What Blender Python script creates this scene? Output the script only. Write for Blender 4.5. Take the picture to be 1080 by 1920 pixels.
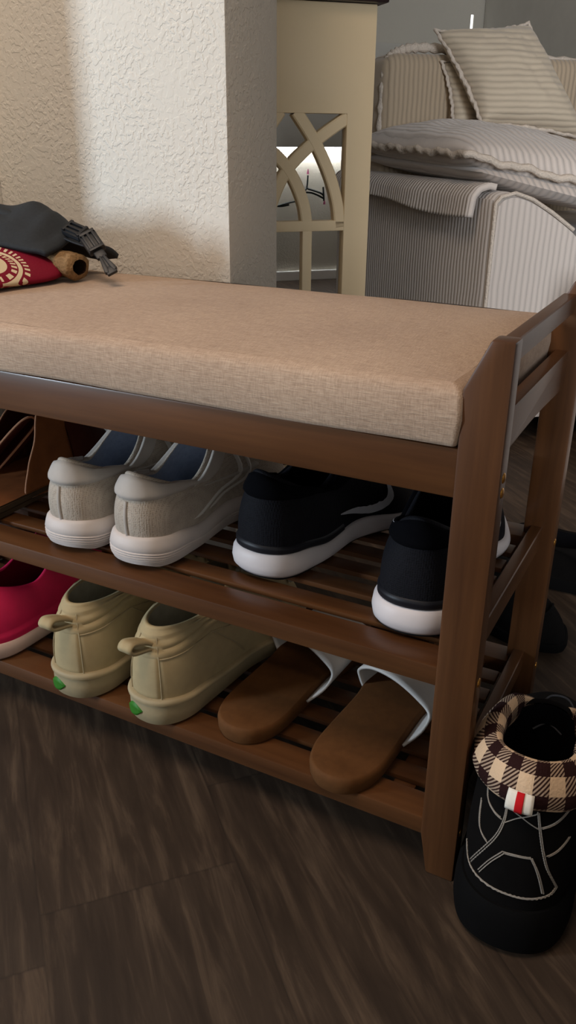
import bpy, bmesh, math, random
from mathutils import Vector, Matrix, noise
from math import sin, cos, pi, radians as R_
random.seed(4)
for o in list(bpy.data.objects): bpy.data.objects.remove(o)
SC = bpy.context.scene; COL = SC.collection
# ---------------------------------------------------------------- camera
cam = bpy.data.cameras.new('camera'); cam.sensor_fit = 'VERTICAL'; cam.sensor_height = 24; cam.lens = 24*1559.58/1920
cam.clip_start = .01; cam.clip_end = 50
CAM = bpy.data.objects.new('camera', cam); COL.objects.link(CAM)
rt = Vector((.88316958, .46900296, .00690798)); up = Vector((-.19802298, .35946135, .91190703)); fw = Vector((-.42520395, .80673649, -.41033869))
m = Matrix((rt, up, -fw)).transposed().to_4x4(); m.translation = Vector((.12511, -.56676, .62542)); CAM.matrix_world = m
SC.camera = CAM
SC.view_settings.view_transform = 'Standard'; SC.view_settings.look = 'None'; SC.view_settings.gamma = 1
SC.view_settings.use_curve_mapping = False; SC.view_settings.exposure = 0.0
# ---------------------------------------------------------------- world and lights
w = bpy.data.worlds.new('world'); SC.world = w; w.use_nodes = True
bg = w.node_tree.nodes['Background']; bg.inputs[0].default_value = (.84, .78, .74, 1); bg.inputs[1].default_value = .175
def area(name, loc, target, sx, sy, power, col):
    l = bpy.data.lights.new(name, 'AREA'); l.shape = 'RECTANGLE'; l.size = sx; l.size_y = sy; l.energy = power; l.color = col
    o = bpy.data.objects.new(name, l); COL.objects.link(o); o.location = loc
    o.rotation_euler = (Vector(target)-Vector(loc)).to_track_quat('-Z', 'Y').to_euler(); return o
area('entry_window_light', (-2.0, -1.6, .85), (-.4, .33, .55), .25, .6, 43, (.72, .86, 1))             # entry window, front left
area('living_room_window_light', (1.7, -2.0, 1.15), (-.3, 1.3, .5), .8, 1.2, 95, (.88, .93, 1))      # living room window
area('patio_door_light', (1.0, 3.7, 1.1), (-.2, .3, .45), 1.5, 1.8, 26, (.84, .91, 1))              # patio door beyond the sofa
area('ceiling_light', (-.45, -.75, 2.35), (-.5, .3, .45), .8, .8, 23.5, (1, .79, .62))
# ---------------------------------------------------------------- helpers
def link(name, me, parent=None):
    o = bpy.data.objects.new(name, me); COL.objects.link(o)
    if parent: o.parent = parent
    return o
def tag(o, label=None, cat=None, group=None, kind=None):
    if label: o['label'] = label
    if cat: o['category'] = cat
    if group: o['group'] = group
    if kind: o['kind'] = kind
    return o
def thing(name, label, cat, loc=(0, 0, 0), rz=0, group=None):
    o = bpy.data.objects.new(name, None); COL.objects.link(o); o.location = loc; o.rotation_euler = (0, 0, rz)
    o.empty_display_size = .05
    return tag(o, label, cat, group)
def fin(name, bm, mat, parent=None, smooth=True, angle=40, recalc=True):
    if recalc: bmesh.ops.recalc_face_normals(bm, faces=bm.faces)
    me = bpy.data.meshes.new(name); bm.to_mesh(me); bm.free()
    for mt in (mat if isinstance(mat, (list, tuple)) else [mat]): me.materials.append(mt)
    if smooth:
        me.polygons.foreach_set('use_smooth', [True]*len(me.polygons)); me.set_sharp_from_angle(angle=R_(angle))
    return link(name, me, parent)
def box(bm, x0, x1, y0, y1, z0, z1, bev=.0, seg=2):
    t = bmesh.new()
    r = bmesh.ops.create_cube(t, size=1)
    for v in t.verts: v.co = Vector(((x0+x1)/2+v.co.x*(x1-x0), (y0+y1)/2+v.co.y*(y1-y0), (z0+z1)/2+v.co.z*(z1-z0)))
    if bev: bmesh.ops.bevel(t, geom=t.edges[:], offset=bev, segments=seg, affect='EDGES', profile=.6)
    join(bm, t)
def join(bm, t, M=None):
    if M is not None: bmesh.ops.transform(t, matrix=M, verts=t.verts)
    me = bpy.data.meshes.new('tmp'); t.to_mesh(me); t.free(); bm.from_mesh(me); bpy.data.meshes.remove(me)
def prism(bm, pts, axis, a, b, bev=0, seg=2):
    """polygon pts in the plane normal to axis, extruded from a to b"""
    t = bmesh.new()
    def P(p, h):
        return {0: (h, p[0], p[1]), 1: (p[0], h, p[1]), 2: (p[0], p[1], h)}[axis]
    lo = [t.verts.new(P(p, a)) for p in pts]; hi = [t.verts.new(P(p, b)) for p in pts]
    t.faces.new(lo[::-1]); t.faces.new(hi); n = len(pts)
    for i in range(n): t.faces.new((lo[i], lo[(i+1) % n], hi[(i+1) % n], hi[i]))
    bmesh.ops.recalc_face_normals(t, faces=t.faces)
    if bev: bmesh.ops.bevel(t, geom=t.edges[:], offset=bev, segments=seg, affect='EDGES', profile=.6)
    join(bm, t)
def grid(bm, fn, nu, nv, cu=False, cv=False, uvs=(1, 1), mat=None):
    uv = bm.loops.layers.uv.verify()
    V = [[bm.verts.new(fn(i/(nu if cu else nu-1), j/(nv if cv else nv-1))) for j in range(nv)] for i in range(nu)]
    for i in range(nu if cu else nu-1):
        for j in range(nv if cv else nv-1):
            a, b = (i+1) % nu, (j+1) % nv
            try: f = bm.faces.new((V[i][j], V[a][j], V[a][b], V[i][b]))
            except ValueError: continue
            if mat: f.material_index = mat(i, j)
            du = nu if cu else nu-1; dv = nv if cv else nv-1
            for l, (p, q) in zip(f.loops, ((i, j), (i+1, j), (i+1, j+1), (i, j+1))): l[uv].uv = (p/du*uvs[0], q/dv*uvs[1])
    return V
def tube(bm, pts, r, n=8, closed=False, flat=None):
    """r: number or function of 0..1;  flat=(normal dir, ratio) not needed"""
    pts = [Vector(p) for p in pts]; N = len(pts); rings = []
    prev = None
    for i, p in enumerate(pts):
        d = (pts[(i+1) % N]-pts[i-1]) if closed else (pts[min(i+1, N-1)]-pts[max(i-1, 0)])
        if d.length < 1e-9: d = Vector((1, 0, 0))
        d.normalize()
        if prev is None: a = d.orthogonal().normalized()
        else:
            a = prev-d*prev.dot(d)
            a = a.normalized() if a.length > 1e-6 else d.orthogonal().normalized()
        prev = a; b = d.cross(a); rr = r(i/(N-1)) if callable(r) else r
        rings.append([bm.verts.new(p+(a*cos(2*pi*k/n)+b*sin(2*pi*k/n))*rr) for k in range(n)])
    for i in range(N if closed else N-1):
        A, B = rings[i], rings[(i+1) % N]
        for k in range(n): bm.faces.new((A[k], A[(k+1) % n], B[(k+1) % n], B[k]))
    if not closed: bm.faces.new(rings[0][::-1]); bm.faces.new(rings[-1])
def spline(P, n=40, closed=False):
    P = [Vector(p) for p in P]; N = len(P); out = []
    segs = N if closed else N-1; per = max(2, n//segs)
    for i in range(segs):
        g = (lambda k: P[k % N]) if closed else (lambda k: P[max(0, min(N-1, k))])
        p0, p1, p2, p3 = g(i-1), g(i), g(i+1), g(i+2)
        for j in range(per):
            t = j/per
            out.append(.5*((2*p1)+(-p0+p2)*t+(2*p0-5*p1+4*p2-p3)*t*t+(-p0+3*p1-3*p2+p3)*t**3))
    if not closed: out.append(P[-1])
    return out
def lerp(a, b, t): return a+(b-a)*t
def tab(T, s):
    if s <= T[0][0]: return T[0][1]
    for (a, va), (b, vb) in zip(T, T[1:]):
        if s <= b:
            t = (s-a)/(b-a); t = t*t*(3-2*t); return va+(vb-va)*t
    return T[-1][1]
# ---------------------------------------------------------------- materials
class NT:
    def __init__(s, name):
        s.m = bpy.data.materials.new(name); s.m.use_nodes = True; s.t = s.m.node_tree; s.b = s.t.nodes['Principled BSDF']
        s.co = s.t.nodes.new('ShaderNodeTexCoord')
    def n(s, kind, **k):
        nd = s.t.nodes.new('ShaderNode'+kind)
        for a, b in k.items():
            if a[0] == '_': nd.inputs[a[1:].replace('_', ' ')].default_value = b
            else: setattr(nd, a, b)
        return nd
    def l(s, a, b): s.t.links.new(a, b)
    def mapping(s, scale, rot=(0, 0, 0), src='Object'):
        mp = s.n('Mapping'); mp.inputs['Scale'].default_value = scale; mp.inputs['Rotation'].default_value = rot
        s.l(s.co.outputs[src], mp.inputs['Vector']); return mp.outputs[0]
    def ramp(s, fac, stops):
        r = s.n('ValToRGB'); e = r.color_ramp.elements
        while len(e) < len(stops): e.new(.5)
        for q, (p, c) in zip(e, stops): q.position = p; q.color = (*c, 1) if len(c) == 3 else c
        s.l(fac, r.inputs[0]); return r.outputs[0]
    def mix(s, fac, a, b, mode='MIX'):
        x = s.n('MixRGB', blend_type=mode)
        for i, v in enumerate((fac, a, b)):
            if hasattr(v, 'is_linked') or isinstance(v, bpy.types.NodeSocket): s.l(v, x.inputs[i])
            else: x.inputs[i].default_value = v if i == 0 or len(v) == 4 else (*v, 1)
        return x.outputs[0]
    def math(s, op, a, b=None, c=None):
        x = s.n('Math', operation=op)
        for i, v in enumerate((a, b, c)):
            if v is None: continue
            if isinstance(v, bpy.types.NodeSocket): s.l(v, x.inputs[i])
            else: x.inputs[i].default_value = v
        return x.outputs[0]
    def col(s, c):
        if isinstance(c, bpy.types.NodeSocket): s.l(c, s.b.inputs['Base Color'])
        else: s.b.inputs['Base Color'].default_value = (*c, 1)
    def set(s, rough=.6, spec=.4, **k):
        s.b.inputs['Roughness'].default_value = rough; s.b.inputs['Specular IOR Level'].default_value = spec
        for a, b in k.items(): s.b.inputs[a.replace('_', ' ')].default_value = b
    def bump(s, h, strength=.5, dist=.002, prev=None):
        b = s.n('Bump'); b.inputs['Strength'].default_value = strength; b.inputs['Distance'].default_value = dist
        s.l(h, b.inputs['Height'])
        if prev is not None: s.l(prev, b.inputs['Normal'])
        s.l(b.outputs[0], s.b.inputs['Normal']); return b.outputs[0]
def hx(h):
    h = h.lstrip('#'); c = [int(h[i:i+2], 16)/255 for i in (0, 2, 4)]
    return tuple(x/12.92 if x <= .04045 else ((x+.055)/1.055)**2.4 for x in c)
def plain(name, c, rough=.6, spec=.4, noise_amt=.12, scale=60, bump=.15, bd=.001, **k):
    t = NT(name); v = t.mapping((1, 1, 1)); nz = t.n('TexNoise', _Scale=scale, _Detail=4); t.l(v, nz.inputs['Vector'])
    d = tuple(x*(1-noise_amt) for x in c); e = tuple(min(1, x*(1+noise_amt)) for x in c)
    t.col(t.ramp(nz.outputs[0], [(.3, d), (.7, e)])); t.set(rough, spec, **k)
    if bump: t.bump(nz.outputs[0], bump, bd)
    return t.m
def wood(name, axis, dark, light, rough=.36):
    t = NT(name); sc = [34, 34, 34]; sc[axis] = 1.6
    v = t.mapping(tuple(sc)); nz = t.n('TexNoise', _Scale=1.6, _Detail=7, _Roughness=.6); t.l(v, nz.inputs['Vector'])
    sc2 = [9, 9, 9]; sc2[axis] = 3.5
    v2 = t.mapping(tuple(sc2)); n2 = t.n('TexNoise', _Scale=1.2, _Detail=2); t.l(v2, n2.inputs['Vector'])
    a = t.ramp(nz.outputs[0], [(.3, dark), (.72, light)])
    b = t.ramp(n2.outputs[0], [(.35, (.78, .74, .7)), (.65, (1.0, 1.0, 1.0))])
    t.col(t.mix(1.0, a, b, 'MULTIPLY')); t.set(rough, .36, Coat_Weight=.12, Coat_Roughness=.15); t.bump(nz.outputs[0], .08, .0006); return t.m
WD, WL = hx('#492d19'), hx('#694427')
M_wx, M_wy, M_wz = (wood('bamboo_'+n, i, WD, WL) for i, n in enumerate('xyz'))
def wall_mat(name, c, amt=.6):
    t = NT(name); v = t.mapping((1, 1, 1))
    a = t.n('TexNoise', _Scale=150, _Detail=2, _Roughness=.45, _Distortion=.3); t.l(v, a.inputs['Vector'])
    b = t.n('TexNoise', _Scale=9, _Detail=2); t.l(v, b.inputs['Vector'])
    r = t.ramp(a.outputs[0], [(.47, (0, 0, 0)), (.56, (1, 1, 1))])
    mk = t.ramp(b.outputs[0], [(.38, (.35, .35, .35)), (.58, (1, 1, 1))])
    h = t.mix(1.0, r, mk, 'MULTIPLY')
    t.col(c); t.set(.75, .25)
    n1 = t.bump(h, amt, .0008); t.bump(a.outputs[0], .1, .0008, n1); return t.m
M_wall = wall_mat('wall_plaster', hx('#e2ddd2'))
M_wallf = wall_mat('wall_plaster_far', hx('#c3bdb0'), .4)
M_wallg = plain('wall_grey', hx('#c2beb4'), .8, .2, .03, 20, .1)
M_trim = plain('white_trim', hx('#f0efec'), .4, .4, .02, 20, 0)
def floor_mat():
    t = NT('vinyl_plank_floor'); ang = R_(42)
    v = t.mapping((1, 1, 1), (0, 0, ang))
    sp = t.n('SeparateXYZ'); t.l(v, sp.inputs[0]); X, Y = sp.outputs[0], sp.outputs[1]
    row = t.math('FLOOR', t.math('DIVIDE', Y, .18)); fy = t.math('FRACT', t.math('DIVIDE', Y, .18))
    wn = t.n('TexWhiteNoise', noise_dimensions='1D'); t.l(row, wn.inputs['W'])
    xs = t.math('ADD', t.math('DIVIDE', X, 1.2), wn.outputs[0]); cx = t.math('FLOOR', xs); fx = t.math('FRACT', xs)
    cb = t.n('CombineXYZ'); t.l(row, cb.inputs[0]); t.l(cx, cb.inputs[1])
    w2 = t.n('TexWhiteNoise', noise_dimensions='2D'); t.l(cb.outputs[0], w2.inputs['Vector'])
    off = t.n('VectorMath', operation='SCALE'); t.l(w2.outputs['Color'], off.inputs[0]); off.inputs['Scale'].default_value = 7
    ad = t.n('VectorMath', operation='ADD'); t.l(v, ad.inputs[0]); t.l(off.outputs[0], ad.inputs[1])
    mp = t.n('Mapping'); mp.inputs['Scale'].default_value = (5, 46, 5); t.l(ad.outputs[0], mp.inputs[0])
    g = t.n('TexNoise', _Scale=1.5, _Detail=8, _Roughness=.62, _Distortion=.5); t.l(mp.outputs[0], g.inputs['Vector'])
    mp2 = t.n('Mapping'); mp2.inputs['Scale'].default_value = (3, 14, 3); t.l(ad.outputs[0], mp2.inputs[0])
    g2 = t.n('TexNoise', _Scale=1.4, _Detail=3, _Distortion=1.4); t.l(mp2.outputs[0], g2.inputs['Vector'])
    a = t.ramp(g.outputs[0], [(.32, hx('#32261c')), (.5, hx('#3d3025')), (.70, hx('#5a4a3b'))])
    b = t.ramp(g2.outputs[0], [(.35, (.72, .69, .66)), (.62, (1, 1, 1))])
    c = t.mix(1.0, a, b, 'MULTIPLY')
    tone = t.ramp(w2.outputs['Value'], [(0, (.84, .84, .84)), (1, (1.06, 1.04, 1.02))])
    c = t.mix(1.0, c, tone, 'MULTIPLY')
    e = t.math('MINIMUM', t.math('MINIMUM', fy, t.math('SUBTRACT', 1.0, fy)), t.math('MULTIPLY', t.math('MINIMUM', fx, t.math('SUBTRACT', 1.0, fx)), 6.6))
    seam = t.ramp(e, [(.0, (.7, .7, .7)), (.010, (1, 1, 1))])
    t.col(t.mix(1.0, c, seam, 'MULTIPLY')); t.set(.62, .3); t.bump(g.outputs[0], .12, .0006); return t.m
M_floor = floor_mat()
def linen():
    t = NT('beige_linen_weave')
    v = t.mapping((1, 1, 1))
    a = t.n('TexNoise', _Scale=1, _Detail=3, _Roughness=.6); t.l(t.mapping((90, 1100, 1100)), a.inputs['Vector'])
    b = t.n('TexNoise', _Scale=1, _Detail=3, _Roughness=.6); t.l(t.mapping((1100, 160, 160)), b.inputs['Vector'])
    c = t.n('TexNoise', _Scale=9, _Detail=3); t.l(v, c.inputs['Vector'])
    th = t.math('ADD', t.math('MULTIPLY', a.outputs[0], .6), t.math('MULTIPLY', b.outputs[0], .4))
    k = t.ramp(th, [(.34, hx('#9e8672')), (.5, hx('#b49b86')), (.66, hx('#c5ad97'))])
    k = t.mix(1.0, k, t.ramp(c.outputs[0], [(.3, (.93, .91, .89)), (.7, (1.03, 1.02, 1.0))]), 'MULTIPLY')
    t.col(k); t.set(.92, .15, Sheen_Weight=.1); t.bump(th, .55, .0012); return t.m
M_linen = linen()
def rib(name, c, axis='X', pitch=.016, depth=.0025, src='Object', dark=.80):
    t = NT(name); nz = t.n('TexNoise', _Scale=14, _Detail=2); t.l(t.mapping((1, 1, 1)), nz.inputs['Vector'])
    sp = t.n('SeparateXYZ'); t.l(t.co.outputs[src], sp.inputs[0])
    x = sp.outputs['XYZ'.index(axis)]
    x = t.math('ADD', x, t.math('MULTIPLY', t.math('SUBTRACT', nz.outputs[0], .5), pitch*.6))
    s = t.math('SINE', t.math('MULTIPLY', x, 2*pi/pitch)); s = t.math('POWER', t.math('ABSOLUTE', t.math('ADD', t.math('MULTIPLY', s, .5), .5)), .5)
    f = t.n('TexNoise', _Scale=500, _Detail=3); t.l(t.mapping((1, 1, 1)), f.inputs['Vector'])
    t.col(t.mix(t.math('MULTIPLY', s, 1.0), tuple(q*dark for q in c), c)); t.set(.95, .1, Sheen_Weight=.25, Sheen_Roughness=.5)  # groove shade between ribs is mixed into the colour
    n1 = t.bump(s, .8, depth); t.bump(f.outputs[0], .25, .001, n1); return t.m
CW = hx('#d3c9c0')
M_ribX = rib('corduroy_arm', CW, 'X', .0135)
M_ribY = rib('corduroy_side', CW, 'Y', .0135)
M_ribU = rib('corduroy_pillow', CW, 'X', .017, .003)
M_ribV = rib('corduroy_cushion', CW, 'Y', .015, .003)
M_ribP = rib('corduroy_throw', hx('#cdbfa9'), 'Z', .014, .0025)
M_ribV2 = rib('corduroy_long', CW, 'X', .0145, .003)
M_ribT = rib('corduroy_back', hx('#b9a78f'), 'X', .013)
M_fluff = plain('sherpa_trim', hx('#cfc3b5'), .98, .05, .1, 220, .9, .003)
M_cream = plain('cream_paint', hx('#dfcba6'), .5, .35, .02, 10, 0)
M_top = plain('espresso_wood', hx('#241515'), .35, .4, .1, 40, .05)
def knit(name, c1, c2, sc=900, src='Object', rough=.85):
    t = NT(name); v = t.mapping((1, 1, 1), src=src)
    vo = t.n('TexVoronoi', _Scale=sc, _Randomness=.35); t.l(v, vo.inputs['Vector'])
    n2 = t.n('TexNoise', _Scale=40, _Detail=3); t.l(v, n2.inputs['Vector'])
    k = t.ramp(vo.outputs['Distance'], [(.15, c2), (.45, c1)])
    k = t.mix(1.0, k, t.ramp(n2.outputs[0], [(.3, (.86, .84, .82)), (.65, (1.04, 1.03, 1.02))]), 'MULTIPLY')
    t.col(k); t.set(rough, .2); t.bump(vo.outputs['Distance'], .5, .0008); return t.m
M_runmesh = knit('runner_mesh', hx('#b3a89b'), hx('#958a7e'), 520)
M_runsm = plain('runner_smooth', hx('#b2aaa2'), .7, .25, .06, 50, .08)
M_runsole = plain('runner_foam', hx('#c6bcb6'), .55, .35, .05, 30, .05)
M_runout = plain('runner_outsole', hx('#aaa6a0'), .8, .2, .1, 60, .2)
M_runlin = plain('runner_lining', hx('#8b92a0'), .9, .1, .08, 200, .3)
M_stripe = plain('runner_stripe', hx('#d2cdc6'), .45, .4, .03, 40, 0)
M_blk = knit('black_knit', (.0045, .0045, .0075), (.0015, .0015, .003), 500, rough=.8)
M_blk2 = plain('black_smooth', (.0055, .0055, .009), .5, .35, .1, 60, .05)
M_blklin = plain('black_lining', (.003, .003, .004), .95, .05, .1, 60, .1)
M_wsole = plain('white_foam', hx('#d3cbca'), .5, .35, .04, 30, .04)
M_bout = plain('black_outsole', (.004, .004, .004), .8, .2, .1, 60, .2)
M_swoosh = plain('pale_print', hx('#c4c6cc'), .4, .4, .03, 30, 0)
M_canvas = plain('cream_canvas', hx('#a89672'), .85, .2, .05, 90, .2)
M_foxing = plain('cream_rubber', hx('#a09070'), .6, .3, .05, 90, .25)
M_canlin = plain('cream_lining', hx('#a39a86'), .95, .05, .08, 90, .2)
M_leaf = plain('green_leaf', hx('#2f6f1c'), .55, .3, .08, 80, .1)
M_lace = plain('cream_lace', hx('#8f8a7b'), .9, .1, .1, 400, .3)
M_pink = plain('pink_knit', hx('#c4184e'), .65, .3, .08, 60, .08)
M_pinkd = plain('pink_lining', hx('#6d0a24'), .9, .1, .08, 60, .1)
M_psole = plain('pale_pink_foam', hx('#c9b0a6'), .6, .3, .06, 40, .08)
M_cork = plain('tan_suede_footbed', hx('#4a2b12'), .85, .15, .12, 35, .2)
M_corks = plain('tan_footbed_edge', hx('#5c3a1c'), .8, .2, .1, 120, .3)
M_strap = plain('white_leather', hx('#c4c0bb'), .5, .35, .04, 40, .06)
M_grey = plain('grey_lining', hx('#80848a'), .8, .2, .06, 60, .1)
M_suede = plain('brown_suede', hx('#6e4022'), .95, .08, .15, 50, .3)
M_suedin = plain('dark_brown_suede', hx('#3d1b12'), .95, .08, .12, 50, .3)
M_suedge = plain('cut_leather_edge', hx('#a3765a'), .8, .2, .1, 80, .2)
M_darks = plain('dark_sole', hx('#3a2b1c'), .8, .2, .1, 80, .2)
M_boot = plain('black_suede', (.0035, .003, .0028), .9, .08, .15, 70, .2)
M_bootr = plain('black_rubber', (.0022, .002, .002), .85, .1, .1, 70, .1)
M_thread = plain('white_thread', hx('#8f877d'), .8, .2, .15, 600, .3)
M_label = plain('ivory_label', hx('#e6ddcd'), .8, .2, .03, 300, .2)
M_cordg = plain('grey_cord', hx('#3a3b3f'), .8, .2, .1, 300, .1)
M_red = plain('red_stripe', hx('#c01018'), .8, .2, .03, 300, .1)
M_harn = plain('charcoal_softshell', hx('#2c2f32'), .8, .25, .1, 300, .25)
M_plas = plain('black_plastic', (.008, .009, .011), .45, .4, .05, 60, 0)
M_fur = plain('tan_sherpa', hx('#8c6f4e'), .98, .05, .25, 260, .9, .003)
M_ink = plain('dark_plum', hx('#33202a'), .9, .1, .05, 60, 0)
M_brass = plain('brass_screw', hx('#c08a40'), .3, .5, .05, 60, 0, Metallic=.9)
M_cord = plain('green_black_cord', hx('#1c2322'), .6, .3, .05, 60, 0)
M_bulb = plain('pink_bulb', hx('#b0567c'), .4, .5, .05, 60, 0)
def redcloth():
    t = NT('red_print_cloth'); sp = t.n('SeparateXYZ'); t.l(t.co.outputs['UV'], sp.inputs[0]); u, v = sp.outputs[0], sp.outputs[1]
    def disc(cx, cy, rx, ry):
        a = t.math('DIVIDE', t.math('SUBTRACT', u, cx), rx); b = t.math('DIVIDE', t.math('SUBTRACT', v, cy), ry)
        return t.math('SQRT', t.math('ADD', t.math('MULTIPLY', a, a), t.math('MULTIPLY', b, b)))
    def lt(x, k): return t.math('LESS_THAN', x, k)
    big = lt(disc(.52, .62, .17, .30), 1); d = disc(.52, .62, .17, .30)
    ring = t.math('MULTIPLY', lt(t.math('ABSOLUTE', t.math('SUBTRACT', d, 1.62)), .10), t.math('GREATER_THAN', u, .5))
    dd = t.math('ABSOLUTE', t.math('SUBTRACT', d, 1.33))
    at = t.n('Math', operation='ARCTAN2'); t.l(t.math('SUBTRACT', v, .62), at.inputs[0]); t.l(t.math('SUBTRACT', u, .52), at.inputs[1])
    dash = t.math('GREATER_THAN', t.math('SINE', t.math('MULTIPLY', at.outputs[0], 22)), -.1)
    marks = t.math('MULTIPLY', t.math('MULTIPLY', lt(dd, .13), dash), t.math('GREATER_THAN', u, .5))
    dd2 = t.math('MULTIPLY', lt(t.math('ABSOLUTE', t.math('SUBTRACT', d, 1.95)), .13), t.math('GREATER_THAN', t.math('SINE', t.math('MULTIPLY', at.outputs[0], 31)), .1))
    dd2 = t.math('MULTIPLY', dd2, t.math('GREATER_THAN', u, .62))
    dot = lt(disc(.50, .60, .025, .07), 1)
    m_ = t.math('MAXIMUM', t.math('MAXIMUM', big, ring), t.math('MAXIMUM', marks, dd2)); m_ = t.math('SUBTRACT', m_, dot)
    cl = t.math('MAXIMUM', m_, 0.0)
    t.col(t.mix(cl, hx('#7c0f28'), hx('#d8c6a4'))); t.set(.8, .2)
    nz = t.n('TexNoise', _Scale=400, _Detail=2); t.l(t.mapping((1, 1, 1)), nz.inputs['Vector']); t.bump(nz.outputs[0], .3, .001); return t.m
M_redc = redcloth()
def plaid():
    t = NT('buffalo_plaid_fleece'); sp = t.n('SeparateXYZ'); t.l(t.co.outputs['UV'], sp.inputs[0])
    def st(x): return t.math('LESS_THAN', t.math('FRACT', x), .5)
    a, b = st(sp.outputs[0]), st(sp.outputs[1]); s = t.math('ADD', a, b)
    diag = t.math('GREATER_THAN', t.math('SINE', t.math('MULTIPLY', t.math('ADD', sp.outputs[0], t.math('MULTIPLY', sp.outputs[1], 1.0)), 2*pi*7)), 0)
    hatch = t.mix(diag, hx('#35221d'), hx('#a8907a'))
    c0 = t.mix(t.math('GREATER_THAN', s, .5), hx('#2a1615'), hatch)
    t.col(t.mix(t.math('GREATER_THAN', s, 1.5), c0, hx('#d3b493'))); t.set(.95, .1)
    nz = t.n('TexNoise', _Scale=500, _Detail=2); t.l(t.mapping((1, 1, 1)), nz.inputs['Vector']); t.bump(nz.outputs[0], .5, .0015); return t.m
M_plaid = plaid()
def emis(name, c, s):
    t = NT(name); t.col((.8, .8, .8)); t.b.inputs['Emission Color'].default_value = (*c, 1); t.b.inputs['Emission Strength'].default_value = s; return t.m
M_sky = emis('daylight_pane', (.95, .97, 1), 1.4)
# ---------------------------------------------------------------- setting
def S_(o): o['kind'] = 'structure'; return o
bm = bmesh.new(); box(bm, -3.6, 2.6, -1.6, 5.2, -.03, 0); S_(fin('floor', bm, M_floor, smooth=False))
WY = .341
bm = bmesh.new(); box(bm, -3.2, -.437, WY, .463, 0, 2.5, .004, 2); S_(fin('wall_back', bm, M_wall, angle=50))
bm = bmesh.new(); box(bm, -.92, -.808, .113, WY-.0005, 0, 2.5); S_(fin('wall_left', bm, M_wall, smooth=False))
bm = bmesh.new(); box(bm, .45, .57, -2.4, -.42, 0, 2.5); S_(fin('light_block_wall', bm, M_wall, smooth=False))  # unseen wall added to block the window light
bm = bmesh.new(); box(bm, -.808, -.437, WY-.012, WY, 0, .08, .003); S_(fin('baseboard_back', bm, M_trim, smooth=False))
RA = R_(45.5); SO = Vector((-.311, 1.174, 0)); PO = Vector((-.455, .82, 0))
def room(name, bm, mat, **k):
    o = fin(name, bm, mat, **k); o.location = SO; o.rotation_euler = (0, 0, RA); return S_(o)
bm = bmesh.new()
box(bm, -1.6, 1.165, 2.378, 2.5, 0, 2.5); box(bm, 1.165, 1.18, 2.378, 2.5, 0, 1.005); box(bm, 1.165, 1.18, 2.378, 2.5, 1.14, 2.5); box(bm, 1.18, 1.30, 2.378, 2.5, 0, 2.5)
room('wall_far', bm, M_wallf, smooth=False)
bm = bmesh.new(); box(bm, 1.165, 1.18, 2.384, 2.388, 1.005, 1.14); room('window_1', bm, M_sky, smooth=False)
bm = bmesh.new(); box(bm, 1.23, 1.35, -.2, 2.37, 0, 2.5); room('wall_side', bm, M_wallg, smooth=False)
bm = bmesh.new(); box(bm, -1.4, 1.2, 2.362, 2.377, 0, .045, .004); room('baseboard_far', bm, M_trim, smooth=False)
# added grey panel for shaded upper wall, added glow strip for the bright patch
cb = thing('shade_panel', 'added grey panel standing for shade on the far wall seen through the lattice, added glow beneath', 'panel', SO, RA)
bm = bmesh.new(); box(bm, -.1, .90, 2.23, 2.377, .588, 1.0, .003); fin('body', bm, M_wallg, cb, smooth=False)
bm = bmesh.new(); box(bm, .0, .8, 2.345, 2.365, .580, .588, .001); o = fin('glow_strip', bm, emis('glow_strip_light', (.95, .98, 1), 34), cb, smooth=False)
# ---------------------------------------------------------------- bench
bench = thing('shoe_bench', 'brown bamboo shoe rack bench with two slatted shelves and beige cushion', 'bench')
BL = -.795; D0 = .298; D1 = .320
def leg(x0, x1, y0, y1, outer):   # outer=+1: outer side at x1
    xo, xi = (x1, x0) if outer > 0 else (x0, x1)
    k = 1 if outer > 0 else -1
    pts = [(xi+k*.008, 0), (xo, 0), (xo, .5), (xo-k*.017, .5), (xi, .463), (xi, .045)]
    bm = bmesh.new(); prism(bm, pts, 1, y0, y1, .0022, 2); return bm
lg = []
for (x0, x1, y0, y1, o_) in ((-.034, 0, 0, .021, 1), (-.034, 0, D0, D1, 1), (BL, BL+.034, 0, .021, -1), (BL, BL+.034, D0, D1, -1)):
    lg.append(fin('leg', leg(x0, x1, y0, y1, o_), M_wz, bench, angle=25))
for (y, z) in ((.0105, .398), (.0105, .386), (.0105, .216), (.0105, .052), (D0+.011, .216), (D0+.011, .052), (D0+.011, .398)):
    bm = bmesh.new(); bmesh.ops.create_uvsphere(bm, u_segments=14, v_segments=8, radius=.0042)
    for v in bm.verts: v.co = Vector((v.co.x*.35, y+v.co.y, z+v.co.z))
    tag(fin('screw', bm, M_brass, bench), 'brass screw head')
XI0, XI1 = BL+.034, -.034
for y0, y1 in ((.002, .02), (D0+.001, D1-.001)):
    bm = bmesh.new(); box(bm, XI0-.004, XI1+.004, y0, y1, .378, .4175, .002); fin('seat_rail', bm, M_wx, bench, angle=25)
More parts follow.
